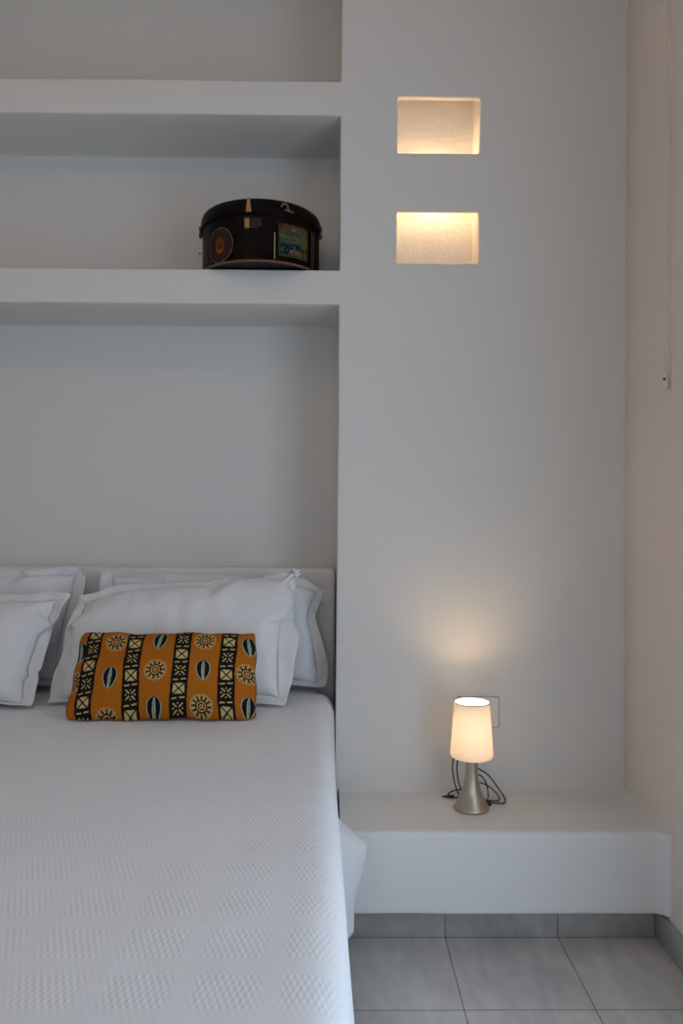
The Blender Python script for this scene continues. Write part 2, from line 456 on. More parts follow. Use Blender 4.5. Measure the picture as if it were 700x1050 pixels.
# ------------------------------------------------------------------ pillows
def puffed(w, h, fl, nx, ny, pressure, seed, frames=34, shrink=.0):
    """inflate a sewn case with a loose flange; returns (verts Nx3, faces, flange weight)"""
    dx, dy = w/nx, h/ny; fx, fy = max(1, round(fl/dx)), max(1, round(fl/dy))
    NX, NY = nx+2*fx, ny+2*fy
    rnd = random.Random(seed)
    vs, fs, idx = [], [], {}
    for i in range(NX+1):
        for j in range(NY+1):
            X = (i-NX/2)*dx; Y = (j-NY/2)*dy
            idx[i, j] = len(vs)
            inside = fx < i < NX-fx and fy < j < NY-fy
            bulge = math.sin(PI*min(max((i-fx)/nx, 0), 1))*math.sin(PI*min(max((j-fy)/ny, 0), 1))
            vs.append((X, Y, (-.012*bulge if inside else 0) + rnd.uniform(-.0012, .0012)))
    top = {}
    for i in range(fx, NX-fx+1):
        for j in range(fy, NY-fy+1):
            if i in (fx, NX-fx) or j in (fy, NY-fy): top[i, j] = idx[i, j]
            else:
                bulge = math.sin(PI*(i-fx)/nx)*math.sin(PI*(j-fy)/ny)
                top[i, j] = len(vs); vs.append(((i-NX/2)*dx, (j-NY/2)*dy, .012*bulge + rnd.uniform(-.0012, .0012)))
    for i in range(NX):
        for j in range(NY): fs.append((idx[i, j], idx[i, j+1], idx[i+1, j+1], idx[i+1, j]))
    for i in range(fx, NX-fx):
        for j in range(fy, NY-fy): fs.append((top[i, j], top[i+1, j], top[i+1, j+1], top[i, j+1]))
    me = bpy.data.meshes.new('sim'); me.from_pydata(vs, [], fs); me.update()
    o = bpy.data.objects.new('sim', me); COL.objects.link(o)
    body = set(idx[i, j] for i in range(fx, NX-fx+1) for j in range(fy, NY-fy+1)) | set(top.values())
    g = o.vertex_groups.new(name='press'); g.add(list(body), 1.0, 'REPLACE')
    cl = o.modifiers.new('Cloth', 'CLOTH'); st = cl.settings
    st.quality = 6; st.mass = .25; st.tension_stiffness = 12; st.compression_stiffness = 12; st.shear_stiffness = 4; st.bending_stiffness = .25
    st.air_damping = 3; st.use_pressure = True; st.uniform_pressure_force = pressure; st.vertex_group_pressure = 'press'
    st.effector_weights.gravity = 0; st.shrink_min = shrink
    cl.collision_settings.use_collision = False; cl.collision_settings.use_self_collision = False
    cl.point_cache.frame_start = 1; cl.point_cache.frame_end = frames + 5
    out = None
    try:
        for f in range(1, frames+1):
            C.frame_set(f)
        dg = bpy.context.evaluated_depsgraph_get(); em = o.evaluated_get(dg).to_mesh()
        out = np.empty(len(em.vertices)*3, 'f'); em.vertices.foreach_get('co', out); out = out.reshape(-1, 3).astype(float)
        if not np.isfinite(out).all() or abs(out).max() > 2: out = None
    except Exception as ex: print('sim failed', ex)
    bpy.data.objects.remove(o); C.frame_set(1)
    if out is None: out = np.array(vs); out[:, 2] *= 5
    out -= (out.max(0)+out.min(0))/2
    hx, hy = out[:, 0].max(), out[:, 1].max()
    G = out[:(NX+1)*(NY+1)].reshape(NX+1, NY+1, 3)
    xr_ = np.interp(out[:, 1], G[NX, :, 1], G[NX, :, 0]); xl_ = np.interp(out[:, 1], G[0, :, 1], G[0, :, 0])
    yt_ = np.interp(out[:, 0], G[:, NY, 0], G[:, NY, 1]); yb_ = np.interp(out[:, 0], G[:, 0, 0], G[:, 0, 1])
    k = .8
    out[:, 0] *= 1 + k*(np.where(out[:, 0] > 0, hx/xr_, -hx/xl_) - 1)
    out[:, 1] *= 1 + k*(np.where(out[:, 1] > 0, hy/yt_, -hy/yb_) - 1)
    out[:, 0] *= .5*(w+2*fl)/hx; out[:, 1] *= .5*(h+2*fl)/hy
    print('pillow sim', np.ptp(out, axis=0))
    return out, fs
def place_quad(v, w, h, quad, thick=1.0, post=None):
    """v local (x,y,z); quad = BL, BR, TR, TL corner points (body seam); normal faces the room"""
    BL, BR, TR, TL = [np.array(p, float) for p in quad]
    u = (v[:, 0]/w + .5)[:, None]; t = (v[:, 1]/h + .5)[:, None]
    P = (1-u)*(1-t)*BL + u*(1-t)*BR + u*t*TR + (1-u)*t*TL
    du = ((1-t)*(BR-BL) + t*(TR-TL)); dt = ((1-u)*(TL-BL) + u*(TR-BR))
    n = np.cross(du, dt); n /= np.linalg.norm(n, axis=1)[:, None]
    P = P + n*v[:, 2:3]*thick
    if post is not None: P = post(P, u[:, 0], t[:, 0], v[:, 2])
    return P
def pillow(name, sim, w, h, quad, thick, post, label, group='white pillows at the head of the bed', cat='pillow'):
    v, fs = sim
    P = place_quad(v, w, h, quad, thick, post)
    bx = P.mean(0)
    me = bpy.data.meshes.new(name); me.from_pydata([tuple(p) for p in P], [], fs); me.update()
    o = link(name, me, M['cotton'])
    sb = o.modifiers.new('Subdivision', 'SUBSURF'); sb.levels = 1; sb.render_levels = 1
    sd = o.modifiers.new('Solidify', 'SOLIDIFY'); sd.thickness = .0012
    tag(o, label, cat, group)
    return o
simA = puffed(.70, .48, .04, 56, 38, 6.0, 3)
simB = puffed(.70, .48, .04, 56, 38, 5.5, 11)
MINZ = BZ + .004
def soft_floor(z, lo=MINZ, k=.02):
    return np.where(z < lo + k, lo + k*np.exp((z - lo - k)/k), z)
def wrinkle(P, u, t, amp, seed, sc=9):
    out = P.copy()
    for i in range(len(P)):
        p = Vector((P[i, 0]*sc + seed, P[i, 2]*sc*.55, P[i, 1]*sc*.5))
        out[i, 1] -= amp*(noise.noise(p) + .45*noise.noise(p*2.3) + .35*(.5-abs(noise.noise(p*3.1))))
    return out
def ruffle(P, u, t, seed):
    # the loose flange round the case hangs in soft waves
    d = np.maximum(sstep(np.abs(u-.5), .42, .51), sstep(np.abs(t-.5), .40, .51))
    for i in np.nonzero(d > .01)[0]:
        q = Vector((P[i, 0]*11+seed, P[i, 2]*11, seed))
        v = noise.noise_vector(q)
        P[i, 0] += .015*d[i]*v.x; P[i, 2] += .013*d[i]*v.z; P[i, 1] += .022*d[i]*v.y
    return P
def post_backR(P, u, t, z):
    P = wrinkle(P, u, t, .013, 2.1)
    P[:, 1] = np.minimum(P[:, 1], 2.536 - .004*np.exp(-(2.536-P[:, 1]).clip(0, 1)*40))
    e = sstep(u, .86, 1.02)
    P[:, 2] -= .034*sstep(u, .82, 1.02)*t
    P[:, 0] -= e*(.050*np.exp(-((P[:, 2]-.79)/.055)**2) - .006*np.sin(P[:, 2]*42)); P[:, 1] += .014*np.sin(P[:, 2]*31+1)*e
    P = ruffle(P, u, t, 3.0)
    P[:, 2] = soft_floor(P[:, 2]); return P
def post_frontR(P, u, t, z):
    P = wrinkle(P, u, t, .016, 7.7)
    e = sstep(u, .94, 1.06)
    # the right flange flares out half way down and is folded back at the top
    P[:, 0] += e*(.085*np.exp(-((P[:, 2]-.752)/.075)**2) + .004*np.sin(P[:, 2]*60)); P[:, 1] -= e*.03*np.exp(-((P[:, 2]-.76)/.09)**2)
    P = ruffle(P, u, t, 8.0)
    # slumped upper left shoulder
    sh = sstep(1-u, .72, 1.05)*sstep(t, .5, 1.0)
    P[:, 2] -= .045*sh; P[:, 0] += .03*sh
    e2 = sstep(1-u, .94, 1.06); P[:, 1] += e2*.012*np.sin(P[:, 2]*45)
    P[:, 2] = soft_floor(P[:, 2]); return P
def post_backL(P, u, t, z):
    P = wrinkle(P, u, t, .013, 4.1)
    P[:, 1] = np.minimum(P[:, 1], 2.536 - .004*np.exp(-(2.536-P[:, 1]).clip(0, 1)*40))
    e = sstep(u, .93, 1.05); P[:, 1] += .010*np.sin(P[:, 2]*36)*e
    P = ruffle(P, u, t, 13.0)
    P[:, 2] = soft_floor(P[:, 2]); return P
def post_frontL(P, u, t, z):
    P = wrinkle(P, u, t, .014, 9.3)
    e = sstep(u, .93, 1.06); P[:, 1] += .010*np.sin(P[:, 2]*48+2)*e; P[:, 0] += .012*e*np.sin(P[:, 2]*22+.5)
    P = ruffle(P, u, t, 19.0)
    P[:, 2] = soft_floor(P[:, 2]); return P
grp = 'white pillows at the head of the bed'
pillow('pillow', simA, .78, .56, [(-.775, 2.455, .57), (-.012, 2.455, .57), (-.012, 2.495, .920), (-.735, 2.505, .948)], .50, post_backR,
       'white pillow leaning on the headboard at the right, beside the niche edge')
pillow('pillow', simB, .78, .56, [(-.81, 2.235, .572), (-.125, 2.235, .572), (-.105, 2.375, .948), (-.795, 2.365, .905)], .62, post_frontR,
       'puffy white flanged pillow directly behind the patterned cushion')
vB = simB[0].copy(); vB[:, 0] *= -1; simC = (vB, [f[::-1] for f in simB[1]])
vA = simA[0].copy(); vA[:, 0] *= -1; simD = (vA, [f[::-1] for f in simA[1]])
pillow('pillow', simD, .78, .56, [(-1.55, 2.455, .57), (-.835, 2.455, .57), (-.775, 2.505, .950), (-1.52, 2.505, .950)], .50, post_backL,
       'white pillow leaning on the headboard at the left edge, one pointed corner showing')
pillow('pillow', simC, .78, .56, [(-1.63, 2.225, .572), (-.850, 2.205, .572), (-.782, 2.35, .880), (-1.59, 2.36, .895)], .62, post_frontL,
       'white flanged pillow in front at the left edge of the bed')

# ------------------------------------------------------------------ patterned cushion
ORANGE = np.array((.45, .135, .009)); BLACK = np.array((.010, .008, .007)); CREAM = np.array((.60, .46, .19)); PALE = np.array((.42, .46, .33)); DK = np.array((.007, .009, .011))
def cushion_colours(U, V):
    """U right 0..1, V down 0..1 ; returns linear colours"""
    X = U*.51; Y = V*.26
    col = np.tile(ORANGE, U.shape + (1,)).astype(float)
    col *= (1 + .05*np.sin(X*900))[..., None]
    def put(mask, c): col[mask] = c
    def seg(ax, ay, bx, by):
        dx, dy = bx-ax, by-ay; L = dx*dx+dy*dy
        t = np.clip(((X-ax)*dx+(Y-ay)*dy)/L, 0, 1); return np.hypot(X-ax-t*dx, Y-ay-t*dy)
    # suns
    for (cu, cv, n, ph) in ((.225, .17, 11, .1), (.222, 1.02, 12, .3), (.467, .53, 12, 0), (.72, .15, 13, .2), (.715, .90, 13, .1), (.958, .53, 11, .25), (.01, .60, 11, .2)):
        cx, cy = cu*.51, cv*.26; R = np.hypot(X-cx, Y-cy); n -= 1
        for k in range(n):
            a = 2*PI*(k+ph)/n; ca, sa = math.cos(a), math.sin(a); ca2, sa2 = math.cos(a+PI/n), math.sin(a+PI/n)
            put(seg(cx+ca*.013, cy+sa*.013, cx+ca*.0275, cy+sa*.0275) < .0037, CREAM*.9)
            put(seg(cx+ca2*.016, cy+sa2*.016, cx+ca2*.031, cy+sa2*.031) < .0013, CREAM)
        for k in range(n):
            a = 2*PI*(k+ph)/n; ca, sa = math.cos(a), math.sin(a)
            t = np.clip((R-.013)/.016, 0, 1)
            put(seg(cx+ca*.013, cy+sa*.013, cx+ca*.026, cy+sa*.026) < .0033*(1-.45*t), BLACK)
        put(R < .0168, CREAM*.8); put(R < .0164, BLACK); put((R < .0128), ORANGE); put((R < .0120) & (R > .0104), CREAM)
        put((R < .0085) & (R > .0058), BLACK); put((R < .0052) & (R > .0030), CREAM); put(R < .0022, BLACK)
    # shells
    for (cu, cv, tl) in ((.022, .27, -.1), (.222, .60, .06), (.470, .155, .12), (.468, .93, .05), (.722, .52, -.02), (.965, .20, -.08), (.962, .90, .1)):
        cx, cy = cu*.51, cv*.26
        x = (X-cx)*math.cos(tl)+(Y-cy)*math.sin(tl); y = -(X-cx)*math.sin(tl)+(Y-cy)*math.cos(tl)
        hw = .0205*np.clip(1-(y/.031)**2, 0, 1)**.5*(1-.22*y/.031)
        d = hw-np.abs(x)
        put((d > 0), BLACK); put((d > .0006) & (d < .0032), PALE); put(d >= .0032, DK)
        put((np.abs(x) < .0045*np.clip(1-(y/.029)**2, 0, 1)**.5) & (np.abs(y) < .028), PALE)
        put((np.abs(x) < .0013) & (np.abs(np.mod(y+.1, .006)-.003) < .0018) & (np.abs(y) < .022), BLACK)
        put(np.hypot(x, y-.025) < .0035, CREAM)
    # black bands with X boxes
    P = .103
    for (c, hw, ph) in ((.094, .0225, .05), (.338, .0225, .19), (.597, .0222, .335), (.85, .0222, .163)):
        cx = (c + .010*(V-.5)*(1 if c < .5 else -.6) + .004*np.sin(V*5+c*9))*.51
        x = X-cx; inb = np.abs(x) < hw; put(inb, BLACK); put((np.abs(np.abs(x)-hw) < .0012), BLACK)
        y = Y-ph*.26; k = np.floor(y/P+.5); yb = y-k*P                       # box
        b = (np.abs(x) < .0155) & (np.abs(yb) < .0150); put(b, CREAM)
        put(b & (np.minimum(np.abs(x-yb), np.abs(x+yb)) < .0027), BLACK)
        k = np.floor((y-P/2)/P+.5); yx = y-P/2-k*P                            # X of dashes with four dots
        rr = np.hypot(x, yx); dg = np.minimum(np.abs(x-yx), np.abs(x+yx))/1.414
        put(inb & (dg < .0017) & (rr > .0045) & (rr < .0185) & (np.abs(yx) < .0135), CREAM)
        for (ox, oy) in ((.0125, 0), (-.0125, 0), (0, .0125), (0, -.0125)): put(np.hypot(x-ox, yx-oy) < .0020, CREAM)
        for s in (-1, 1):                                                      # pairs of bars between
            k = np.floor((y-P*.25*s)/P+.5); yy = y-P*.25*s-k*P
            put(inb & (np.abs(yy+.10*x) < .0018) & (np.abs(np.abs(x)-.0105) < .0070), CREAM)
    return col
def cushion():
    nu, nv = 420, 220
    quad = [(-.707, 2.062, .575), (-.201, 2.082, .575), (-.213, 2.185, .790), (-.702, 2.195, .788)]
    u = np.linspace(0, 1, nu+1); v = np.linspace(0, 1, nv+1)
    U, V = np.meshgrid(u, v, indexing='ij')     # V: 0 bottom .. 1 top
    BL, BR, TR, TL = [np.array(q) for q in quad]
    # pillow outline: edges draw in between the corners
    a = U*2-1; b = V*2-1
    Ui = .5 + a/2*(1-.016*(1-b**2)); Vi = .5 + b/2*(1-.03*(1-a**2))
    P = (1-Ui)[..., None]*(1-Vi)[..., None]*BL + Ui[..., None]*(1-Vi)[..., None]*BR + Ui[..., None]*Vi[..., None]*TR + (1-Ui)[..., None]*Vi[..., None]*TL
    n = np.cross(BR-BL, TL-BL); n /= np.linalg.norm(n)
    prof = ((1-np.abs(a)**2.6).clip(0)**.55)*((1-np.abs(b)**2.3).clip(0)**.6)
    T = .062*prof
    wr = np.zeros_like(U)
    for i in range(0, nu+1, 4):
        for j in range(0, nv+1, 4):
            wr[i, j] = noise.noise(Vector((U[i, j]*7, V[i, j]*3.4, 1.3)))*.6 + noise.noise(Vector((U[i, j]*16+V[i, j]*5, V[i, j]*5, 6)))*.3
    gi = np.arange(nu+1); gj = np.arange(nv+1)
    W1 = np.apply_along_axis(lambda r_: np.interp(gj, gj[::4], r_[::4]), 1, wr[::4]); W = np.apply_along_axis(lambda c_: np.interp(gi, gi[::4], c_), 0, W1)
    T = T + W*.011*prof**.5
    ew = np.sin(Ui*31+1)*.0016 + np.sin(Ui*13)*.0022; ev = np.sin(Vi*17+2)*.0022
    P = P + (TL-BL)/np.linalg.norm(TL-BL)*(ew*np.abs(b)**3)[..., None] + (BR-BL)/np.linalg.norm(BR-BL)*(ev*np.abs(a)**3)[..., None]
    cr = (np.abs(a)**8*np.abs(b)**8)[..., None]; ctr = (BL+BR+TR+TL)/4; P = P + (ctr-P)*cr*.035
    F = P + n*T[..., None]; F[..., 2] = np.maximum(F[..., 2], BZ+.003)
    col = cushion_colours(U, 1-V)
    # back, coarser: same border verts
    vs = F.reshape(-1, 3)
    idx = np.arange((nu+1)*(nv+1)).reshape(nu+1, nv+1)
    f = np.stack([idx[:-1, :-1], idx[1:, :-1], idx[1:, 1:], idx[:-1, 1:]], -1).reshape(-1, 4)
    root = empty('patterned_cushion', (-.455, 2.12, BZ+.003))
    tag(root, 'oblong orange cushion with black bands, suns and shells, leaning on the white pillow', 'cushion')
    def mk(name, vs, f, cols):
        me = bpy.data.meshes.new(name)
        me.from_pydata(vs.tolist(), [], f.tolist()); me.update()
        ca = me.color_attributes.new(name='Col', type='FLOAT_COLOR', domain='POINT')
        cc = np.ones((len(vs), 4), 'f'); cc[:, :3] = cols; ca.data.foreach_set('color', cc.ravel())
        return link(name, me, M['print'], root)
    mk('front_panel', vs, f, col.reshape(-1, 3))
    s = 5
    Pb = (P - n*(.042*prof)[..., None])[::s, ::s].copy(); Pb[..., 2] = np.maximum(Pb[..., 2], BZ+.003)
    m1, m2 = Pb.shape[:2]; ib = np.arange(m1*m2).reshape(m1, m2)
    fb = np.stack([ib[:-1, :-1], ib[:-1, 1:], ib[1:, 1:], ib[1:, :-1]], -1).reshape(-1, 4)
    mk('back_panel', Pb.reshape(-1, 3), fb, np.tile(ORANGE*.8, (m1*m2, 1)))
    # seam piping round the border
    border = [F[i, 0] for i in range(0, nu+1, 6)] + [F[nu, j] for j in range(0, nv+1, 6)] + [F[i, nv] for i in range(nu, -1, -6)] + [F[0, j] for j in range(nv, -1, -6)]
    pts = []
    for p in border:
        p = Vector(p)
        if not pts or (p-pts[-1]).length > .002: pts.append(p)
    bm = bmesh.new(); tube(bm, pts, .0014, 6)
    sm = from_bm('seam', bm, simple('dark seam cloth', (.16, .05, .006), .9), root)
cushion()

# ------------------------------------------------------------------ hat box on the shelf
def hatbox():
    cx, cy, r, z0 = -.229, 2.447, .1835, z2t+.0015
    H = .190; HL = .143       # seam height
    root = empty('hat_box', (cx, cy, z0))
    tag(root, 'old round black leather hat box with travel labels, sitting on the niche shelf', 'hat box')
    lathe('body', [(0, z0+.002), (r-.010, z0+.002), (r-.004, z0+.001), (r-.001, z0+.004), (r-.003, z0+.03), (r-.003, z0+HL), (r-.010, z0+HL), (0, z0+HL)], cx, cy, M['leather'], root, 96)
    lathe('lid', [(0, z0+HL+.001), (r+.001, z0+HL-.004), (r+.003, z0+HL), (r+.002, z0+HL+.025), (r+.001, z0+H-.020), (r-.003, z0+H-.009), (r-.012, z0+H-.002), (r-.05, z0+H+.003), (0, z0+H+.005)], cx, cy, M['leather'], root, 96)
    def patch(th0, th1, za, zb, nx, nz, dr, fn, name, mat, label=None, thick=.0008, mask=None):
        vs, cols, keep = [], [], []
        for i in range(nx+1):
            for j in range(nz+1):
                th = th0+(th1-th0)*i/nx; z = za+(zb-za)*j/nz
                vs.append((cx+(r+dr)*math.sin(th), cy-(r+dr)*math.cos(th), z0+z))
        fs = []
        for i in range(nx):
            for j in range(nz):
                if mask is None or mask((i+.5)/nx, (j+.5)/nz):
                    fs.append((i*(nz+1)+j, (i+1)*(nz+1)+j, (i+1)*(nz+1)+j+1, i*(nz+1)+j+1))
        me = bpy.data.meshes.new(name); me.from_pydata(vs, [], fs); me.update()
        if fn is not None:
            A, B = np.meshgrid(np.linspace(0, 1, nx+1), np.linspace(0, 1, nz+1), indexing='ij')
            c = np.ones((len(vs), 4), 'f'); c[:, :3] = fn(A, B).reshape(-1, 3)
            ca = me.color_attributes.new(name='Col', type='FLOAT_COLOR', domain='POINT'); ca.data.foreach_set('color', c.ravel())
        bm = bmesh.new(); bm.from_mesh(me)
        for v_ in [v_ for v_ in bm.verts if not v_.link_faces]: bm.verts.remove(v_)
        bm.to_mesh(me); bm.free()
        o = link(name, me, mat, root)
        sd = o.modifiers.new('Solidify', 'SOLIDIFY'); sd.thickness = thick; sd.offset = 0
        if label: o['label'] = label
        return o
    # round dark label with orange heart and a ring of faded letters
    def roundcol(A, B):
        w = .098; h = .108; x = (A-.5)*w; y = (B-.5)*h*.93; R = np.hypot(x, y); T = np.arctan2(y, x)
        col = np.tile(np.array((.022, .012, .010)), A.shape+(1,)).astype(float)
        col[(R < .0475) & (R > .0445)] = (.13, .075, .045)
        col[(R < .0465) & (R > .0455) & (np.sin(T*9) > .2)] = (.3, .24, .17)
        letters = (R < .040) & (R > .030) & (np.abs(np.mod(T*26/(2*PI), 1)-.5) < .24) & (np.sin(T*26*1.7+R*900) > -.3)
        col[letters] = (.075, .055, .042)
        col[(R < .026) & (R > .024)] = (.10, .045, .02)
        heart = (np.hypot(x*1.25, y) < .022); col[heart] = (.16, .042, .010)
        col[heart & (np.hypot(x*1.2-.003, y+.004) < .010)] = (.085, .022, .008)
        col[heart & (y < -.011)] = (.27, .10, .018)
        return col
    patch(-.89, -.355, .004, .112, 70, 76, .0012, roundcol, 'round_label', M['paper'], 'faded round dark label with an orange centre',
          mask=lambda a, b: (a-.5)**2+(b-.5)**2 < .25)
    # picture label: green border, harbour scene, two lines of worn lettering
    rs = np.random.RandomState(4)
    def picol(A, B):
        nzf = lambda s, k: np.vectorize(lambda a, b: noise.noise(Vector((a*s, b*s, k))))(A, B)
        n1 = nzf(5, 1.0); n2 = nzf(11, 3.0); n3 = nzf(26, 5.0)
        col = np.zeros(A.shape+(3,)); g = lambda m, c: col.__setitem__(m, np.array(c))
        g(np.ones_like(A, bool), (.075, .115, .080))
        g(B > .42, (.115, .145, .085)); g((B > .66), (.060, .105, .100))
        g((B < .46) & (n1 > -.1), (.016, .034, .050)); g((B < .34) & (n2 > -.15), (.006, .014, .034)); g((B < .46) & (n2 > .22), (.11, .14, .09))
        g((np.abs(B-.54-.03*n2) < .02) & (A < .62), (.12, .055, .014)); g((B > .52) & (B < .68) & (n2 > .12) & (A < .7), (.20, .19, .07))
        tower = (np.abs(A-.84) < .09*(1-.5*np.clip((B-.35)/.55, 0, 1))+.02*n2) & (B > .32) & (B < .86); g(tower, (.24, .12, .012)); g(tower & (n3 > .2), (.30, .19, .03))
        top = (B > .80+.06*n1) ; g(top & (A < .5), (.19, .060, .020)); g(top & (A >= .5) & (A < .75), (.11, .055, .016)); g(top & (n3 > .25) & (A < .8), (.23, .12, .05))
        def word(x0, x1, yc, slope, hh, glyphs, c):
            n = len(glyphs); w = (x1-x0)/n
            for k, gl in enumerate(glyphs):
                gx = x0+k*w; xx = (A-gx)/(w*.78); yy = (B-(yc+slope*(A-x0)))/hh+.5
                for row in range(5):
                    for cc_ in range(3):
                        if gl[row][cc_] == '#':
                            g((xx >= cc_/3) & (xx < (cc_+1)/3) & (yy >= (4-row)/5) & (yy < (5-row)/5), c)
        G = {'a': ['###', '#.#', '###', '#.#', '#.#'], 'b': ['##.', '#.#', '##.', '#.#', '##.'], 'm': ['#.#', '###', '###', '#.#', '#.#'], 'e': ['###', '#..', '##.', '#..', '###'],
             'i': ['.#.', '.#.', '.#.', '.#.', '.#.'], 'h': ['#.#', '#.#', '###', '#.#', '#.#'], 's': ['###', '#..', '###', '..#', '###'], 'p': ['###', '#.#', '###', '#..', '#..']}
        word(.40, .72, .86, -.02, .13, [G[c] for c in 'hes'], (.36, .22, .06))
        word(.34, .93, .16, -.02, .17, [G[c] for c in 'membhis'], (.38, .22, .09))
        e = np.minimum(np.minimum(A, 1-A)*1.0, np.minimum(B, 1-B)*.95)
        g((e < .045), (.055, .095, .020)); g((e < .045) & (n3 > .1), (.10, .13, .03)); g((e < .05) & (B > .8) & (A < .35), (.15, .07, .03)); 
        g((A < .14) & (B > .86), (.08, .045, .03))
        return col*.58
    patch(.365, .935, .023, .118, 110, 100, .0012, picol, 'picture_label', M['paper'], 'green bordered picture label in teal and yellow')
    # lower worn leather edging, pale torn strip, dark red strip
    patch(-1.45, 1.45, .0005, .0070, 120, 2, .0010, None, 'edging', M['tan'], thick=.0022)
    patch(.292, .312, .012, .088, 2, 20, .0014, None, 'strip', M['pale_stitch'], 'pale worn strip', thick=.0014)
    patch(1.02, 1.14, .012, .120, 8, 2, .0012, None, 'strip', M['redbrown'], 'dark red strip', thick=.0012)
    patch(-1.5, 1.5, HL-.002, HL+.0015, 120, 1, .0035, None, 'seam_band', M['leather'], thick=.0016)
    # lock: plate on the body, hasp on the lid
    lk = patch(-.172, -.092, .096, .128, 8, 6, .0022, None, 'lock', M['old_brass'], 'tarnished brass lock', thick=.003)
    patch(-.092, .035, .096, .128, 8, 6, .0016, None, 'lock_backing', simple('dark brown lock leather', (.022, .010, .006), .8), thick=.002)
    patch(.035, .095, .100, .126, 6, 6, .0016, None, 'lock_tab', M['redbrown'], thick=.002)
    hp = patch(-.155, -.055, .142, .183, 10, 12, .0048, None, 'hasp', M['old_brass'], 'brass hasp plate', thick=.002, mask=lambda a, b: abs(a-.5) < .5-.28*b)
    # keyhole dark spot on lock
    # ring on the lid
    def pt(th, z, dr): return Vector((cx+(r+dr)*math.sin(th), cy-(r+dr)*math.cos(th), z0+z))
    bm = bmesh.new()
    tube(bm, catmull([pt(.40, .163, .006), pt(.43, .172, .008), pt(.49, .170, .008), pt(.515, .158, .007), pt(.56, .153, .007), pt(.61, .153, .006)], 6), .0028, 8)
    tube(bm, catmull([pt(.455, .157, .007), pt(.50, .154, .008), pt(.56, .153, .007)], 6), .003, 8)
    from_bm('handle_ring', bm, M['old_brass'], root)
    for sgn in (-1, 1):
        bm = bmesh.new()
        for zc in (.150, .128):
            bmesh.ops.create_uvsphere(bm, u_segments=12, v_segments=8, radius=.0062, matrix=Matrix.Translation(pt(sgn*1.42, zc, .003)))
        tube(bm, [pt(sgn*1.42, .156, .003), pt(sgn*1.42, .120, .003)], .0045, 8)
        from_bm('side_clasp', bm, M['dark_metal'], root)
    bm = bmesh.new(); tube(bm, [pt(-1.5, .078, 0), pt(-1.5, .078, .006)], .0012, 8)
    bmesh.ops.create_uvsphere(bm, u_segments=10, v_segments=8, radius=.0028, matrix=Matrix.Translation(pt(-1.5, .078, .007)))
    from_bm('stud', bm, M['dark_metal'], root)
hatbox()

